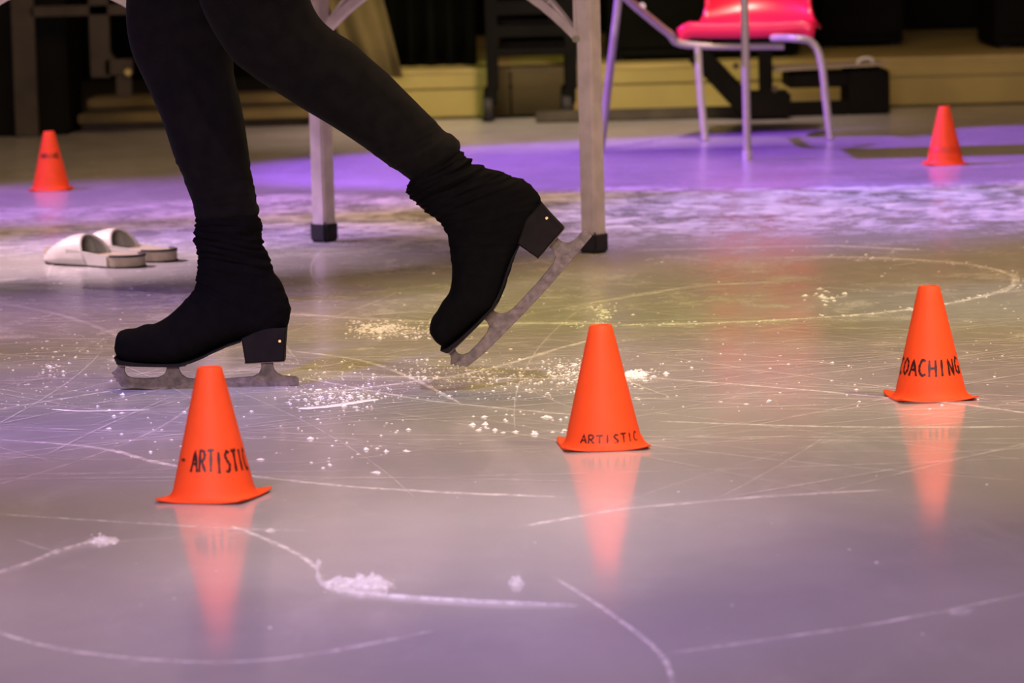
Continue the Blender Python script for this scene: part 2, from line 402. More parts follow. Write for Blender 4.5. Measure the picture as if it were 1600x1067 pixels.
# black stand with slanted leg and hub (behind chair)
sd = thing('lighting_stand', 'black stand with a slanted leg and wheeled base behind the slim chair pole', 'stand', (G(1190, 178).x, 14.0, 0))
link('slanted_leg', tube([P(1088, 82, 13.95), P(1172, 172, 13.95)], 0.05, seg=4, smooth=False), M['black'], sd, smooth=False)
link('column', box(*pbx(1187, 1204, -60, 150, 13.96, 0.05), bev=0.004), M['black'], sd, smooth=False)
link('base', box(*pbx(1168, 1236, 142, 180, 13.86, 0.16, 0.0005), bev=0.012), M['black'], sd, smooth=False)
for px, py in ((1150, 103), (1211, 139)):
    link('knob', tube([P(px, py, 13.87), P(px, py, 13.95)], 0.012, smooth=False), M['brown'], sd)

# dark brown frame at left
lf = thing('wooden_frame', 'dim brown wooden frame standing in the dark behind the leftmost cone', 'frame', (G(80, 198).x, 14.1, 0))
LY = 14.0
link('post', box(*pbx(24, 47, -120, 197, LY, 0.05, 0.0005), bev=0.003), M['brown'], lf, smooth=False)
link('post', box(*pbx(142, 164, -120, 122, LY, 0.05), bev=0.003), M['brown'], lf, smooth=False)
link('beam', box(*pbx(47, 250, 5, 27, LY, 0.05), bev=0.003), M['brown'], lf, smooth=False)
link('brace', tube([P(150, 60, LY + .02), P(180, 104, LY + .02)], 0.022, seg=4, smooth=False), M['brown'], lf, smooth=False)
link('bracket', box(*pbx(164, 206, 92, 118, LY, 0.05), bev=0.003), M['brown'], lf, smooth=False)
link('hanging_post', box(*pbx(182, 204, 118, 152, LY, 0.05), bev=0.003), M['brown'], lf, smooth=False)
link('knob', tube([P(200, 113, LY - 0.02), P(200, 113, LY + 0.03)], 0.013, smooth=False), M['beige'], lf)
bb = thing('black_case', 'large black case standing on the ice edge behind the leftmost cone', 'case', (G(60, 200).x, 14.15, 0))
lo, hi = pbx(-120, 94, -150, 199, 14.1, 0.5, 0.0005)
link('body', box(lo, hi, bev=0.01), M['black'], bb, smooth=False)
link('lid_rim', box((lo[0] - 0.006, lo[1] - 0.006, 0.62), (hi[0] + 0.006, lo[1] + 0.5, 0.65), bev=0.004), M['black'], bb, smooth=False)

# ------------------------------------------------------------------ folding table
A = G(507, 377.5); B = G(928, 395); ab = (B - A).normalized(); pn = Vector((ab.y, -ab.x, 0))   # pn points to the left front
TL = 1.22
D = A + pn * TL; E = B + pn * TL
tb = thing('folding_table', 'folding table on square grey aluminium legs with arched braces, top above view', 'table', ((A + B + D + E) / 4).to_tuple())
rotm = Matrix.Rotation(math.atan2(ab.y, ab.x), 3, 'Z')
def tbox(c, hx, hy, z0, z1, bev=0.003):
    return box((c.x - hx, c.y - hy, z0), (c.x + hx, c.y + hy, z1), rot=rotm, org=Vector((c.x, c.y, 0)), bev=bev)
for c in (A, B, D, E):
    lg = link('leg', tbox(c, 0.0205, 0.0205, 0.03, 0.70, 0.004), M['alu'], tb, smooth=False)
    link('foot_cap', tbox(c, 0.0245, 0.0245, 0.0005, 0.047, 0.005), M['rubber'], lg, smooth=False)
def arch(c0, c1, off):
    L0 = (c1 - c0).length; u = (c1 - c0).normalized(); v = Vector((-u.y, u.x, 0)); pts = []; pts2 = []
    for i in range(25):
        t = -1 + 2 * i / 24; z = 0.475 + 0.155 * (1 - abs(t) ** 2.1)
        pts.append(c0 + u * (L0 / 2 * (1 + t * 0.955)) + off + Vector((0, 0, z)))
        pts2.append(c0 + u * (L0 / 2 * (1 + t * 0.93)) + off + Vector((0, 0, z + 0.014 + 0.035 * (1 - abs(t) ** 3))))
    bm = bmesh.new()
    for pp, hh, hw in ((pts, 0.010, 0.009), (pts2, 0.004, 0.006)):
        rings = []
        for i, p in enumerate(pp):
            t = (pp[min(i + 1, 24)] - pp[max(i - 1, 0)]).normalized(); nrm = t.cross(v).normalized()
            rings.append([p + nrm * a * hh + v * b * hw for a, b in ((-1, -1), (-1, 1), (1, 1), (1, -1))])
        skin_rings(bm, rings)
    o = link('arch_brace', bm, M['alu'], tb, smooth=False)
    bmw = bmesh.new()
    for i in range(1, 24, 2):     # web struts between the two rails
        add_tube(bmw, [pts[i], pts2[min(24, i + 1)]], 0.004, seg=6, smooth=False)
    link('web_strut', bmw, M['alu'], o)['kind'] = 'stuff'
    for p, s in ((pts[0], 1), (pts[-1], -1)):
        bb_ = bmesh.new(); c = p + Vector((0, 0, -0.004)) - u * s * 0.002
        add_tube(bb_, [c - v * 0.016, c + v * 0.016], 0.0075, seg=14, smooth=False)
        link('bolt', bb_, M['tube'], o)
        q = p + u * s * 0.004
        link('hinge_plate', box((q.x - 0.004, q.y - 0.008, 0.485), (q.x + 0.004, q.y + 0.008, 0.69), rot=rotm, org=Vector((q.x, q.y, 0)), bev=0.001), M['alu'], o, smooth=False)
arch(A, B, pn * 0.014); arch(D, E, pn * 0.0)
cc = (A + B + D + E) / 4
link('frame_rail', tbox(A + pn * TL / 2, 0.012, TL / 2 - 0.02, 0.66, 0.695), M['alu'], tb, smooth=False)
link('frame_rail', tbox(B + pn * TL / 2, 0.012, TL / 2 - 0.02, 0.66, 0.695), M['alu'], tb, smooth=False)
bm = tbox(cc, (B - A).length / 2 + 0.06, TL / 2 + 0.10, 0.70, 0.735, 0.008)
link('tabletop', bm, M['top'], tb, smooth=False)

# ------------------------------------------------------------------ student chair joined to a desk
bl, br = G(1102, 221), G(1298, 220); fr, fl = G(1168, 251), G(938, 240)
ch = thing('student_chair_desk', 'red plastic shell chair joined to its desk by grey bent tubes', 'chair', ((bl + br + fr + fl) / 4).to_tuple())
r0 = 0.0125
def up(p, z, dx=0, dy=0): return Vector((p.x + dx, p.y + dy, z))
zf = P(1150, 70, bl.y).z          # height of the seat frame tube
ZL = P(1090, 70, bl.y)
link('leg', tube([up(bl, 0.004), up(bl, zf * .5, -0.012), Vector((ZL.x, bl.y, zf))], r0), M['tube'], ch)
q = P(1283, 95, br.y); q2 = P(1268, 66, br.y); q3 = P(1240, 60, br.y)
link('leg', tube([up(br, 0.004), (up(br, 0.004) + q) / 2, q, q2, q3, q3 + Vector((-0.06, 0.10, 0.0))], r0), M['tube'], ch)
fa = P(1225, 72, bl.y); fb = P(1075, 70, bl.y); fc_ = P(1045, 52, bl.y - 0.06); fd = P(1010, 24, bl.y - 0.25); fe = P(980, -2, bl.y - 0.45); ff = P(955, -30, bl.y - 0.6)
zd = 0.66
link('arm_tube', tube([fa, fb, fc_, fd, fe, ff, Vector((ff.x - 0.04, ff.y - 0.1, zd))], r0), M['tube'], ch)
link('bolt', tube([P(1003, 10, fd.y - 0.05), P(1003, 10, fd.y - 0.01)], 0.012, smooth=False), M['tube'], ch)
rl = link('leg', tube([up(fr, 0.02), up(fr, zd)], r0, smooth=False), M['tube'], ch)
link('foot_cap', tube([up(fr, 0.0008), up(fr, 0.03)], r0 + 0.003, smooth=False), M['top'], rl)
ft = P(966, 0, fl.y)
e = Vector((ft.x + (ft.x - fl.x) * 0.0, fl.y, ft.z)); d_ = (e - fl); e2 = fl + d_ * (zd / d_.z)
ll = link('leg', tube([fl + d_ * 0.02, e2], r0, smooth=False), M['tube'], ch)
link('desk_rail', tube([e2, Vector((ff.x - 0.04, ff.y - 0.1, zd)), up(fr, zd)], r0, smooth=False), M['tube'], ch)
xm = (e2.x + fr.x) / 2
link('desk_top', box((xm - 0.30, fr.y - 0.10, zd + 0.012), (xm + 0.30, fr.y + 0.36, zd + 0.03), bev=0.006), M['top'], ch, smooth=False)
# shell seat
sc_ = P(1177, 45, bl.y + 0.17); zs = P(1150, 37, bl.y).z
prof = [(-0.205, -0.044), (-0.212, -0.034), (-0.214, -0.012), (-0.200, 0.0), (-0.12, -0.004), (-0.02, -0.012), (0.08, -0.012), (0.15, 0.002), (0.19, 0.05), (0.205, 0.12), (0.215, 0.22), (0.235, 0.33), (0.245, 0.37)]
wid = [0.215, 0.220, 0.224, 0.226, 0.226, 0.224, 0.212, 0.192, 0.180, 0.180, 0.182, 0.178, 0.155]
pr = cr([(a, b, c) for (a, b), c in zip(prof, wid)], 5); bm = bmesh.new(); rings = []
for i, v in enumerate(pr):
    s = i / (len(pr) - 1); ring = []
    for k in range(25):
        t = -1 + 2 * k / 24; drop = -0.022 * max(0, abs(t) - 0.86) / 0.14 * (1 - min(1, max(0, (s - 0.45) / 0.15)))
        cup = 0.006 * t * t * (1 - min(1, max(0, (s - 0.5) / 0.2)))
        bk = -0.045 * t * t * min(1, max(0, (s - 0.5) / 0.2))
        ring.append(Vector((t * v.z, v.x + bk, v.y + cup + drop)))
    rings.append(ring)
skin_rings(bm, rings, False, closed=False)
bmesh.ops.rotate(bm, verts=bm.verts, cent=(0, 0, 0), matrix=Matrix.Rotation(math.radians(-10), 3, 'Z'))
bmesh.ops.translate(bm, verts=bm.verts, vec=(sc_.x, bl.y + 0.17, zs))
sh = link('seat_shell', bm, M['red'], ch, sharp=False); md = sh.modifiers.new('thickness', 'SOLIDIFY'); md.thickness = 0.006
link('seat_bracket', box((sc_.x - 0.15, bl.y - 0.01, zf + 0.006), (sc_.x + 0.15, bl.y + 0.30, zs - 0.018), bev=0.004), M['black'], ch, smooth=False)
q4 = q3 + Vector((-0.06, 0.10, 0.0)); back_l = up(bl, 0.004, 0.03, 0.33)

# ------------------------------------------------------------------ slippers
def slipper(name, label, toe, heel, group):
    toe, heel = G(*toe), G(*heel); ax = heel - toe; L0 = ax.length; ang = math.atan2(ax.y, ax.x)
    t = thing(name, label, 'slipper', toe.to_tuple(), group); t.rotation_euler = (0, 0, ang)
    # local: x from toe (0) to heel (L0)
    W = 0.047
    def hw(s):   # half width along the sole
        return W * (math.sin(PI * min(1, s / 0.30) / 2) ** 0.6 if s < 0.30 else (1.0 - 0.16 * math.sin(PI * (s - .30) / .55) if s < 0.85 else 0.98 * math.sqrt(max(0.0, 1 - ((s - 0.85) / 0.15) ** 2))))
    def outline(k, grow=0.0):
        pts = []
        for i in range(k + 1):
            s = 0.5 - 0.5 * math.cos(PI * i / k); pts.append((s, max(0.0008, hw(s)) + grow))
        return pts
    o = outline(24)
    def slab(z0, z1, grow, lift=0.0):
        bm = bmesh.new(); rings = []
        for s, h in o:
            x = s * L0; h = h + grow; zz = lift * max(0, (0.15 - s) / 0.15) ** 2
            rings.append([Vector((x, -h, z0 + zz)), Vector((x, h, z0 + zz)), Vector((x, h, z1 + zz)), Vector((x, -h, z1 + zz))])
        skin_rings(bm, rings); return bm
    link('sole', slab(0.0006, 0.0035, 0.0015, 0.012), M['rubber'], t, smooth=False, local=True)
    link('footbed', slab(0.0035, 0.025, -0.001, 0.010), M['insole'], t, smooth=False, local=True)
    # upper: arched vamp open towards the heel
    bm = bmesh.new(); rings = []; n = 20
    for i in range(n + 1):
        s = 0.01 + 0.44 * i / n; h = max(0.006, hw(s)) + 0.003
        hz = 0.014 + 0.049 * math.sin(PI / 2 * min(1, s / 0.42)) ** 1.1
        ring = []
        for k in range(21):
            a = PI * k / 20; rx = math.cos(a); rz = math.sin(a) ** 0.8
            back = 0.0
            if i > 12: back = (i - 12) / 8 * (0.04 * (1 - rz) ** 0.8)       # mouth slants: sides run further back
            ring.append(Vector((s * L0 + back, h * rx, 0.006 + hz * rz)))
        rings.append(ring)
    skin_rings(bm, rings, False, closed=False)
    u = link('upper', bm, M['slip'], t, sharp=False, local=True)
    md = u.modifiers.new('thickness', 'SOLIDIFY'); md.thickness = 0.004
    # low side wall running back to the heel
    bm = bmesh.new(); rings = []
    for sd_ in (-1, 1):
        rg = []
        for i in range(17):
            s = 0.38 + 0.44 * i / 16; h = hw(s) + 0.002; top = 0.038 - 0.012 * i / 16
            rg.append([Vector((s * L0, sd_ * (h - 0.003), 0.004)), Vector((s * L0, sd_ * h, 0.004)), Vector((s * L0, sd_ * (h + 0.001), top)), Vector((s * L0, sd_ * (h - 0.003), top))])
        skin_rings(bm, rg)
    link('side_wall', bm, M['slip'], t, local=True)
    # dark rim round the heel
    bm = bmesh.new(); rp = []
    for i in range(25):
        a = -PI / 2 + PI * i / 24; rp.append((0.84 * L0 + 0.16 * L0 * math.cos(a), W * 0.93 * math.sin(a), 0.026))
    add_tube(bm, rp, 0.0028, seg=8, sub=2)
    link('heel_rim', bm, M['rubber'], t, local=True)
    # grey lining seen in the mouth
    bm = bmesh.new(); rings = []
    for i in range(9):
        s = 0.12 + 0.28 * i / 8; h = max(0.006, hw(s)) - 0.004; hz = 0.008 + 0.049 * math.sin(PI / 2 * min(1, s / 0.42))
        rings.append([Vector((s * L0, h * math.cos(PI * k / 16), 0.008 + hz * math.sin(PI * k / 16) ** 0.8)) for k in range(17)])
    skin_rings(bm, rings, False, closed=False)
    link('lining', bm, M['lining'], t, sharp=False, local=True)
slipper('slipper', 'nearer white open-back slipper lying toe-left on the ice, tan heel showing', (74, 410), (218, 418), 'white slippers')
slipper('slipper', 'farther white slipper, half hidden behind the nearer one, black rimmed heel', (118, 401), (268, 409), 'white slippers')

# ------------------------------------------------------------------ training cones
GL = {  # stroke letters in a 0..1 box
    'A': [[(0, 0), (.45, 1), (.9, 0)], [(.15, .38), (.75, .38)]],
    'R': [[(.08, 0), (.08, 1), (.6, .95), (.75, .75), (.55, .52), (.1, .48)], [(.35, .5), (.85, 0)]],
    'T': [[(0, .98), (.9, 1)], [(.48, 1), (.42, 0)]],
    'I': [[(.4, 1), (.35, 0)]],
    'S': [[(.8, .9), (.45, 1), (.15, .78), (.4, .55), (.7, .35), (.5, .03), (.08, .08)]],
    'C': [[(.8, .9), (.4, 1), (.1, .6), (.12, .25), (.4, 0), (.8, .1)]],
    'O': [[(.45, 1), (.1, .65), (.12, .2), (.45, 0), (.82, .3), (.8, .75), (.45, 1)]],
    'H': [[(.1, 1), (.08, 0)], [(.8, 1), (.78, 0)], [(.1, .5), (.8, .52)]],
    'N': [[(.1, 0), (.1, 1), (.75, 0), (.8, 1)]],
    'G': [[(.8, .85), (.4, 1), (.1, .6), (.15, .15), (.5, 0), (.82, .3), (.55, .42)], [(.82, .42), (.8, -.05)]],
    'M': [[(0, 0), (.12, 1), (.45, .4), (.8, 1), (.9, 0)]],
    'K': [[(.1, 1), (.1, 0)], [(.8, 1), (.1, .5), (.85, 0)]],
    'E': [[(.8, 1), (.1, 1), (.1, 0), (.8, 0)], [(.1, .5), (.7, .5)]],
    '-': [[(.1, .5), (.9, .5)]], ' ': [],
}
CB, CT, CH = 0.0552, 0.0158, 0.169
def cr_(z): return CB - (CB - CT) * z / CH
def cone(px, py, label, rot, text=None, zc=0.05, hgt=0.025, a0=-40, a1=80, wst=0.0022, band=False, curl=0.006, tilt=0.0, lean=0.0):
    g = G(px, py)
    t = thing('training_cone', label, 'cone', g.to_tuple(), 'orange training cones'); t.rotation_euler = (0, 0, math.radians(rot))
    bm = bmesh.new()
    prof = [(CB - 0.003, 0.001), (CB + 0.004, 0.003), (CB + 0.001, 0.005), (cr_(0.012), 0.012)]
    prof += [(cr_(z), z) for z in [0.02 + 0.0105 * i for i in range(14)]]
    prof += [(cr_(CH) + 0.0002, CH - 0.002), (cr_(CH) - 0.001, CH), (cr_(CH) - 0.0035, CH + 0.0003), (cr_(CH) - 0.0045, CH - 0.002), (cr_(CH) - 0.004, CH - 0.012), (0.03, 0.05), (CB - 0.006, 0.001)]
    add_lathe(bm, prof, 72); link('cone_body', bm, M['orange'], t, local=True)
    bm = bmesh.new(); rings = []; hs = 0.0600; n = 96
    for r_, top in ((0, 0), (0, 1), (.4, 1), (.75, 1), (1, 1), (1, 0), (.6, 0), (0, 0)):
        rg = []
        for k in range(n):
            a = 2 * PI * k / n; c, s = math.cos(a), math.sin(a)
            Ro = hs / ((abs(c) ** 16 + abs(s) ** 16) ** (1 / 16)); Ri = CB - 0.004
            rr = Ri + (Ro - Ri) * r_; z = curl * max(0, (rr - 0.062) / 0.022) ** 1.4 + (0.0032 if top else 0.0006)
            rg.append(Vector((rr * c, rr * s, z + tilt * max(0, rr * c - 0.055))))
        rings.append(rg)
    skin_rings(bm, rings, False); link('base_flange', bm, M['orange'], t, sharp=False, local=True)
    view = math.atan2(-g.y, -g.x) - math.radians(rot)      # direction from cone to the camera side, in cone space
    if text:
        bm = bmesh.new(); random.seed(hash_(text) + int(px)); N = len(text)
        for i, chh in enumerate(text):
            cw = 1.0 / N; jit = random.uniform(-0.06, 0.06)
            for st_ in GL[chh]:
                pts = []
                for (p, q) in zip(st_, st_[1:]):
                    for k in range(5): pts.append((p[0] + (q[0] - p[0]) * k / 5, p[1] + (q[1] - p[1]) * k / 5))
                pts.append(st_[-1]); L_ = []
                for (x, y) in pts:
                    f = (i + 0.02 + x * 0.90) * cw; z = zc + (y - 0.5 + jit) * hgt
                    a = math.radians(a0 + (a1 - a0) * f); L_.append((a, z))
                prev = None
                for j, (a, z) in enumerate(L_):
                    a2, z2 = L_[min(j + 1, len(L_) - 1)]; a1_, z1_ = L_[max(j - 1, 0)]
                    rr = cr_(z) + 0.0004; dx, dz = (a2 - a1_) * rr, z2 - z1_; l = math.hypot(dx, dz) or 1; nx, nz_ = -dz / l, dx / l
                    hwid = wst / 2 * (1 + 0.25 * math.sin(j * 1.7 + i))
                    pr_ = []
                    for sg in (-1, 1):
                        aa = a + sg * nx * hwid / rr; zz = z + sg * nz_ * hwid; r2 = cr_(zz) + 0.0004
                        th = view + aa; pr_.append(bm.verts.new((r2 * math.cos(th), r2 * math.sin(th), zz)))
                    if prev: bm.faces.new((prev[0], prev[1], pr_[1], pr_[0]))
                    prev = pr_
        o = link('lettering', bm, M['ink'], t, local=True); o['label'] = 'black hand-drawn marker lettering'
    if band:
        bm = bmesh.new(); add_lathe(bm, [(cr_(0.036) + 0.0003, 0.036), (cr_(0.044) + 0.0008, 0.044), (cr_(0.054) + 0.0003, 0.054)], 64)
        link('band', bm, M['orange_dark'], t, local=True)
def hash_(s): return sum(ord(c) * (i + 3) for i, c in enumerate(s))
cone(334.5, 777, 'nearest orange cone, bottom left, marker word ARTISTIC at mid height after a dash', -17, '- ARTISTIC', 0.052, 0.027, -67, 77, 0.0034, curl=0.004, tilt=0.35)
cone(943, 697, 'middle orange cone with small word ARTISTIC close above its base', 5, 'ARTISTIC', 0.0160, 0.0125, -37, 66, 0.0022)
cone(1454, 621.5, 'orange cone at right with large word COACHING across it', 8, 'COACHING', 0.0505, 0.024, -83, 76, 0.0035)
cone(1476.5, 257, 'distant orange cone at upper right with darker band and pink reflection', 2, band=True)
cone(80, 297, 'distant orange cone at far left beyond the slippers, smudged marker word', 0, 'MAIHE', 0.100, 0.014, -50, 55, 0.0032)

# ------------------------------------------------------------------ skater
Y1 = G(330, 606).y; Y2 = Y1 - 0.16
person = thing('person', 'person in tight black trousers and black-covered figure skates, one foot lifted behind', 'person', (G(330, 606).x, Y1, 0))
def loft(bm, pairs, Y, wv, sub=6, seg=40, ex=2.3, fold=0.0, fold_rng=None, seed=0, yoff=None):
    rows = cr([(a[0], a[1], b[0]) for a, b in pairs], sub); rows2 = cr([(b[1], wv[i], (yoff[i] if yoff else 0)) for i, (a, b) in enumerate(pairs)], sub)
    rings = []; n = len(rows)
    for i, (r1, r2) in enumerate(zip(rows, rows2)):
        yc = Y + r2.z
        a = P(r1.x, r1.y, yc); b = P(r1.z, r2.x, yc); c = (a + b) / 2; u = (b - a) / 2; w_ = max(0.001, r2.y); ring = []
        s = i / sub; f = 0.0
        if fold and fold_rng:
            lo_, hi_, fr_ = fold_rng[:3]
            if lo_ <= s <= hi_: f = fold * math.sin(PI * (s - lo_) / (hi_ - lo_)) ** 0.5
            if len(fold_rng) > 3: f *= 0.25 + 0.75 * min(1, max(0, (s - fold_rng[3]) / 2.5))
        for k in range(seg):
            th = 2 * PI * k / seg; cx, sx = math.cos(th), math.sin(th)
            cx = math.copysign(abs(cx) ** (2 / ex), cx); sx = math.copysign(abs(sx) ** (2 / ex), sx)
            p = c - u * cx + Vector((0, -w_ * sx, 0))
            if f:
                nn = noise.noise(Vector((th * 0.9, s * fold_rng[2], seed))) + 0.5 * noise.noise(Vector((th * 2.0, s * fold_rng[2] * 2.3, seed + 9)))
                p += (p - c).normalized() * f * nn
            ring.append(p)
        rings.append(ring)
    skin_rings(bm, rings)
# trousers: both legs and hips, one continuous surface
bm = bmesh.new()
leg1 = [((310, 346), (400, 340)), ((306, 338), (405, 331)), ((302, 322), (402, 317)), ((297, 305), (399, 300)), ((285, 274), (393, 274)), ((272, 244), (389, 240)), ((261, 210), (385, 212)), ((252, 184), (381, 186)), ((239, 154), (374, 152)), ((223, 120), (366, 118)), ((209, 90), (364, 85)), ((200, 56), (362, 45)), ((197, 20), (358, 0)), ((200, -20), (362, -50)), ((215, -70), (385, -90)), ((250, -130), (425, -140)), ((290, -200), (465, -200)), ((325, -280), (505, -270)), ((350, -350), (530, -340))]
w1 = [.038, .043, .045, .046, .048, .052, .055, .057, .058, .059, .061, .064, .066, .068, .072, .078, .083, .088, .09]
loft(bm, leg1, Y1, w1, fold=0.006, fold_rng=(0, 5, 5.5), seed=3)
leg2 = [((646, 287), (718, 236)), ((640, 280), (719, 229)), ((630, 272), (716, 221)), ((621, 265), (708, 212)), ((600, 253), (694, 205)), ((574, 234), (681, 190)), ((545, 214), (662, 171)), ((517, 196), (632, 141)), ((475, 171), (605, 114)), ((437, 147), (577, 90)), ((407, 128), (549, 65)), ((385, 112), (521, 48)), ((366, 97), (499, 27)), ((344, 67), (485, 0)), ((325, 34), (480, -30)), ((311, 0), (478, -60)), ((303, -40), (480, -100)), ((305, -100), (490, -150)), ((315, -170), (510, -200)), ((330, -250), (530, -260)), ((345, -330), (540, -320))]
w2 = [.036, .042, .045, .046, .047, .048, .050, .053, .056, .058, .060, .061, .063, .065, .067, .07, .073, .078, .083, .088, .09]
loft(bm, leg2, Y2, w2, fold=0.006, fold_rng=(0, 5.5, 5.0), seed=8)
hip = [((345, -290), (515, -280)), ((335, -330), (540, -310)), ((335, -400), (550, -380)), ((345, -460), (545, -450)), ((360, -520), (530, -520))]
loft(bm, hip, (Y1 + Y2) / 2, [.10, .15, .175, .165, .14])
tro = link('trousers', bm, M['trousers'], person, sharp=False)
md = tro.modifiers.new('one_surface', 'REMESH'); md.mode = 'VOXEL'; md.voxel_size = 0.0032; md.use_smooth_shade = True
md = tro.modifiers.new('soften', 'SMOOTH'); md.iterations = 3; md.factor = 0.5

# skate hardware drawn once in the plane of the standing foot, turned for the trailing one
def ident(p): return p
def turn(p):
    a = math.radians(45.9); k = 1.024; x, y = p[0] - 189, p[1] - 603
    return (729 + k * (x * math.cos(a) + y * math.sin(a)), 573 + k * (-x * math.sin(a) + y * math.cos(a)))
def z2(p): return (160 + p[0] / 3.556, 330 + p[1] / 3.556)
blade = [(95, 850), (76, 880), (50, 900), (66, 910), (62, 922), (78, 930), (76, 943), (92, 950), (105, 974), (125, 976), (180, 984), (300, 991), (500, 993), (700, 990), (900, 980), (1088, 966), (1091, 960), (1090, 928), (1075, 916), (1000, 911), (972, 898), (956, 878), (950, 860), (949, 836), (880, 836), (884, 866), (870, 898), (840, 916), (700, 928), (520, 932), (470, 925), (440, 905), (428, 880), (424, 850), (356, 850), (357, 880), (345, 905), (310, 922), (240, 927), (165, 925), (138, 912), (124, 890), (124, 872), (134, 850)]
plate_f = [(92, 846), (100, 838), (425, 851), (470, 846), (470, 851), (425, 858), (92, 852)]
plate_b = [(795, 833), (1016, 822), (1016, 829), (795, 840)]
heel_o = [(778, 700), (790, 775), (800, 834), (1015, 822), (1018, 740), (1026, 640), (900, 640)]
sole_o = [(76, 800), (92, 838), (200, 848), (300, 851), (430, 852), (500, 832), (560, 808), (620, 778), (700, 742), (776, 716), (776, 708), (700, 730), (620, 765), (560, 795), (500, 818), (430, 836), (300, 836), (200, 830), (110, 818)]
def skate(T, Y, pairs, wv, frng, seed, label):
    bm = bmesh.new(); loft(bm, pairs, Y, wv, sub=8, seg=56, ex=2.35, fold=0.0075, fold_rng=frng, seed=seed)
    b = link('boot', bm, M['cover'], person, sharp=False); b['label'] = label
    def pris(name, o, wd, m, bev=0.0):
        bm = bmesh.new(); add_prism(bm, [P(*T(z2(p)), Y) for p in o], Vector((0, wd, 0)), bev)
        return link(name, bm, m, b, smooth=False)
    pris('heel', heel_o, 0.056, M['heel'], 0.002)
    pris('sole', sole_o, 0.072, M['heel'])
    pris('blade', blade, 0.0045, M['steel'], 0.0006)
    pris('mounting_plate', plate_f, 0.052, M['steel']); pris('mounting_plate', plate_b, 0.046, M['steel'])
    c = P(*T(z2((985, 722))), Y - 0.029)
    s = link('screw', tube([c, c + Vector((0, 0.006, 0))], 0.0022, smooth=False), M['brass'], b)
b1 = [((180, 538), (181, 550)), ((184, 521), (188, 562)), ((195, 515), (205, 566)), ((211, 513), (225, 567)), ((227, 507), (248, 568)), ((241, 506), (270, 568)), ((258, 497), (290, 565)), ((272, 486), (310, 557)), ((287, 471), (338, 544)), ((298, 459), (378, 529)), ((304, 450), (425, 524)), ((306, 443), (446, 513)), ((306, 436), (454, 490)), ((307, 428), (451, 470)), ((309, 415), (441, 447)), ((309, 400), (430, 425)), ((307, 385), (421, 404)), ((305, 370), (414, 386)), ((304, 357), (409, 368)), ((307, 346), (410, 352)), ((308, 336), (403, 334)), ((312, 330), (398, 328))]
bw1 = [.018, .034, .041, .044, .046, .046, .045, .043, .040, .038, .036, .036, .037, .037, .037, .038, .039, .041, .043, .044, .042, .036]
skate(ident, Y1, b1, bw1, (6.5, 21, 1.9, 13.5), 4, 'black fabric-covered boot of the standing foot')
b2 = [((671, 514), (673, 522)), ((673, 503), (683, 535)), ((677, 494), (697, 541)), ((683, 486), (712, 530)), ((691, 472), (735, 511)), ((700, 460), (757, 493)), ((704, 449), (774, 480)), ((706, 435), (787, 455)), ((706, 418), (797, 425)), ((704, 400), (808, 392)), ((702, 386), (819, 371)), ((700, 371), (838, 340)), ((694, 358), (846, 320)), ((687, 348), (841, 303)), ((678, 340), (825, 285)), ((667, 331), (804, 276)), ((654, 321), (781, 269)), ((643, 311), (756, 260)), ((636, 300), (736, 251)), ((637, 288), (724, 240)), ((643, 280), (714, 231)), ((650, 276), (706, 228))]
skate(turn, Y2, b2, bw1, (6.5, 21, 1.9, 13.5), 11, 'black fabric-covered boot of the lifted trailing foot')

# ------------------------------------------------------------------ marks left on the ice
def ribbon(bm, pts, width, z=0.0006, sub=10, ridge=0.0, seed=0, ends=True):
    ps = cr([(p.x, p.y, 0) for p in pts], sub); n = len(ps); prev = None
    for i, p in enumerate(ps):
        t = ps[min(i + 1, n - 1)] - ps[max(i - 1, 0)]; t.normalize(); nrm = Vector((-t.y, t.x, 0)); s = i / (n - 1)
        f = (min(1, s * 8) * min(1, (1 - s) * 8) if ends else 1) ** 0.5
        wd = width(s) if callable(width) else width
        wl = wd * (0.6 + 0.8 * abs(noise.noise(Vector((i * 0.9, seed, 0))))) * f; wr = wd * (0.6 + 0.8 * abs(noise.noise(Vector((i * 0.8, seed, 5))))) * f
        row = [bm.verts.new((p + nrm * wl / 2).to_tuple()[:2] + (z,)), bm.verts.new((p.x, p.y, z + ridge * f)), bm.verts.new((p - nrm * wr / 2).to_tuple()[:2] + (z,))]
        if prev:
            bm.faces.new((prev[0], prev[1], row[1], row[0])); bm.faces.new((prev[1], prev[2], row[2], row[1]))
        prev = row
def mark(name, pxs, width, m, ridge=0.0, seed=0, sub=12):
    bm = bmesh.new(); ribbon(bm, [G(*p) for p in pxs], width, ridge=ridge, seed=seed, sub=sub, z=0.0005 + 0.00002 * seed)
    return link(name, bm, M[m], floor, smooth=True)
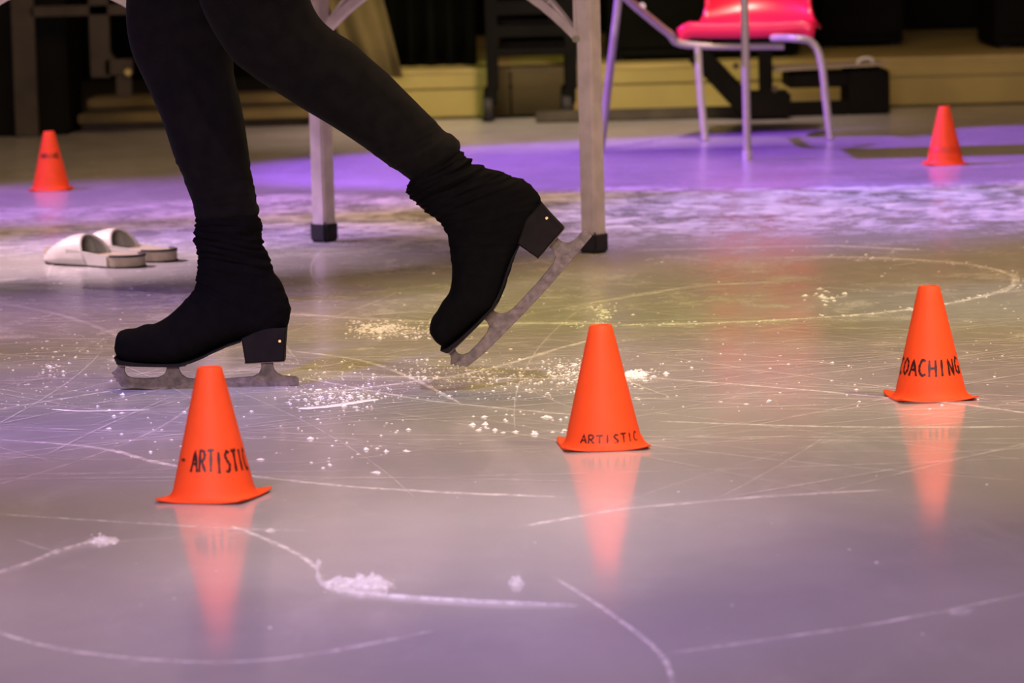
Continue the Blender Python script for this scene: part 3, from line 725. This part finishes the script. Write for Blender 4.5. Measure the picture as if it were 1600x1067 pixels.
marks = [
    ([(497, 872), (498, 900), (508, 916), (540, 926), (600, 932), (700, 939), (800, 944), (905, 947)], 0.0085, 'frost', 0.003),
    ([(-20, 983), (60, 1007), (150, 1023), (250, 1032), (350, 1035), (450, 1028), (560, 1010), (680, 985)], 0.012, 'frost', 0.0),
    ([(-20, 900), (40, 882), (90, 862), (150, 846), (178, 842)], 0.009, 'frost', 0.002),
    ([(870, 905), (930, 943), (980, 978), (1020, 1010), (1043, 1040), (1052, 1080)], 0.0075, 'frost', 0.0),
    ([(800, 826), (900, 808), (980, 795), (1060, 788), (1200, 776), (1400, 765)], 0.014, 'frost', 0.0),
    ([(1015, 658), (1150, 663), (1300, 667), (1450, 668), (1620, 667)], 0.014, 'frost', 0.0),
    ([(975, 588), (1100, 597), (1250, 609), (1390, 622), (1500, 632), (1620, 648)], 0.014, 'frost', 0.0),
    ([(940, 510), (1000, 508), (1100, 506), (1250, 499), (1380, 489), (1480, 475), (1560, 457), (1588, 440), (1568, 425), (1500, 412), (1400, 405), (1280, 402), (1150, 405)], 0.022, 'frost', 0.002),
    ([(430, 622), (600, 603), (750, 580), (880, 543), (965, 522)], 0.016, 'frost', 0.0),
    ([(440, 547), (560, 563), (640, 590), (725, 634)], 0.012, 'frost', 0.0),
    ([(-20, 686), (150, 700), (260, 726), (400, 745), (550, 761), (720, 771), (900, 778)], 0.015, 'frost', 0.0),
    ([(-20, 643), (150, 615), (260, 598)], 0.012, 'frost', 0.0),
    ([(480, 588), (700, 590), (900, 593), (1000, 596)], 0.014, 'frost', 0.0),
    ([(470, 590), (600, 615), (700, 630), (930, 652)], 0.013, 'frost', 0.0),
    ([(360, 822), (420, 845), (470, 870), (500, 893)], 0.009, 'frost', 0.0),
    ([(-20, 803), (120, 812), (250, 820), (370, 827), (480, 830)], 0.008, 'frost', 0.0),
    ([(1040, 1022), (1200, 1000), (1400, 970), (1620, 925)], 0.009, 'frost', 0.0),
    ([(465, 640), (520, 635), (590, 624)], 0.035, 'snow', 0.001),
    ([(80, 640), (130, 643), (235, 641)], 0.014, 'snow', 0.0),
    ([(560, 528), (700, 515), (800, 506), (940, 506)], 0.05, 'frost', 0.0),
    ([(430, 490), (600, 500), (680, 503)], 0.04, 'frost', 0.0),
    ([(-20, 470), (120, 500), (260, 560)], 0.02, 'hair', 0.0),
    ([(900, 478), (1010, 460), (1100, 447), (1250, 440)], 0.03, 'frost', 0.0),
    ([(980, 392), (1150, 388), (1300, 385), (1450, 392)], 0.05, 'frost', 0.0),
    ([(700, 380), (860, 372), (930, 378)], 0.05, 'frost', 0.0),
    ([(20, 842), (100, 862), (210, 845), (400, 835)], 0.006, 'hair', 0.0),
]
for i, (p, wd, m, rg) in enumerate(marks): mark('skate_track', p, wd, m, rg, seed=i)
# the many faint crossing grooves
random.seed(21); bm = bmesh.new()
for i in range(520):
    y = random.uniform(5.0, 11.5) if i % 3 else random.uniform(5.4, 7.8)
    x = random.uniform(-0.19, 0.19) * y * 1.1
    r_ = random.choice((-1, 1)) * random.uniform(2, 12); a0 = random.choice((-1, 1)) * PI / 2 + random.gauss(0, 0.6); Ln = random.uniform(0.3, 1.8) * (0.5 + y / 9); n = 8
    cx, cy = x - r_ * math.cos(a0), y - r_ * math.sin(a0)
    pts = [Vector((cx + r_ * math.cos(a0 + (k / n - .5) * Ln / abs(r_)), cy + r_ * math.sin(a0 + (k / n - .5) * Ln / abs(r_)), 0)) for k in range(n + 1)]
    if min(p.y for p in pts) < 3.2: continue
    ribbon(bm, pts, random.uniform(0.002, 0.005) * (0.6 + y / 9), z=0.0011 + 0.000003 * i, sub=5, seed=i)
o = link('fine_groove', bm, M['hair'], floor); o['kind'] = 'stuff'
# snow crumbs and scraped piles
random.seed(5); bm = bmesh.new()
def crumb(p, r):
    vs_ = []; h = r * random.uniform(0.3, 0.7); q = random.uniform(0, PI)
    for k in range(5):
        a = q + 2 * PI * k / 5; rr = r * random.uniform(0.6, 1.2); vs_.append(bm.verts.new((p.x + rr * math.cos(a), p.y + rr * math.sin(a), 0.0004)))
    t = bm.verts.new((p.x + r * .2, p.y, h)); t2 = bm.verts.new((p.x - r * .3, p.y + r * .2, h * .8))
    for k in range(5):
        bm.faces.new((vs_[k], vs_[(k + 1) % 5], t if k < 3 else t2))
    bm.faces.new((vs_[3], t2, t)); bm.faces.new((vs_[0], t, t2))
def scatter(x0, x1, y0, y1, n, r0_, r1_, gauss=False):
    for _ in range(n):
        if gauss: px, py = random.gauss((x0 + x1) / 2, (x1 - x0) / 4), random.gauss((y0 + y1) / 2, (y1 - y0) / 4)
        else: px, py = random.uniform(x0, x1), random.uniform(y0, y1)
        crumb(G(px, py), random.uniform(r0_, r1_) * (0.5 + random.random() ** 3))
scatter(440, 1000, 560, 625, 1100, .0010, .0030)
scatter(540, 720, 500, 530, 420, .0015, .0045)
scatter(560, 640, 506, 520, 260, .002, .006, True)
scatter(640, 960, 575, 600, 500, .0012, .0035)
scatter(450, 620, 600, 640, 450, .0012, .0035, True)
scatter(150, 480, 610, 720, 70, .0025, .005)
scatter(480, 640, 655, 740, 46, .0025, .0055)
scatter(720, 890, 640, 680, 40, .003, .0065)
scatter(860, 960, 560, 600, 300, .0015, .004, True)
scatter(960, 1030, 578, 594, 120, .002, .006, True)
scatter(1000, 1590, 560, 640, 110, .0015, .004)
scatter(0, 200, 520, 640, 200, .0012, .0035)
scatter(60, 110, 560, 600, 60, .0015, .004, True)
scatter(140, 178, 838, 852, 50, .001, .003, True)
scatter(500, 620, 900, 926, 60, .001, .0025)
scatter(1260, 1320, 455, 475, 30, .003, .008, True)
scatter(920, 960, 470, 510, 120, .002, .005, True)
scatter(0, 1600, 330, 560, 420, .0015, .004)
scatter(0, 1600, 640, 1000, 60, .001, .0022)
for path in ([(880, 508), (1000, 507), (1250, 499), (1480, 474), (1588, 440), (1500, 412), (1300, 402)],):
    pp = cr([(x, y, 0) for x, y in path], 60)
    for p in pp:
        if random.random() < 0.55: crumb(G(p.x + random.gauss(0, 8), p.y + random.gauss(0, 2.0)), random.uniform(.001, .0045))
o = link('snow_crumbs', bm, M['snow'], floor, smooth=False); o['kind'] = 'stuff'
# small mounds of scraped snow
def mound(px, py, lx, ly, h, seed):
    g = G(px, py); bm = bmesh.new(); bmesh.ops.create_grid(bm, x_segments=22, y_segments=14, size=1)
    for v in bm.verts:
        r_ = math.hypot(v.co.x, v.co.y); f = max(0, 1 - r_ ** 2)
        z = h * f * (0.35 + 0.9 * abs(noise.noise(Vector((v.co.x * 3, v.co.y * 3, seed)))) + 0.5 * abs(noise.noise(Vector((v.co.x * 9, v.co.y * 9, seed)))))
        v.co = Vector((g.x + v.co.x * lx * (1 + .2 * noise.noise(Vector((v.co.y * 4, seed, 0)))), g.y + v.co.y * ly, z - 0.0006))
    link('snow_mound', bm, M['frost' if py > 800 else 'snow'], floor, smooth=False)
mound(575, 915, 0.028, 0.02, 0.018, 1); mound(530, 912, 0.02, 0.014, 0.010, 2)
mound(160, 845, 0.022, 0.022, 0.008, 3); mound(88, 862, 0.008, 0.01, 0.006, 4)
mound(807, 912, 0.009, 0.008, 0.013, 5)
mound(990, 586, 0.022, 0.025, 0.010, 7); mound(498, 880, 0.004, 0.006, 0.008, 8)
mound(1500, 955, 0.016, 0.016, 0.005, 9)
mound(424, 829, 0.008, 0.010, 0.004, 11)
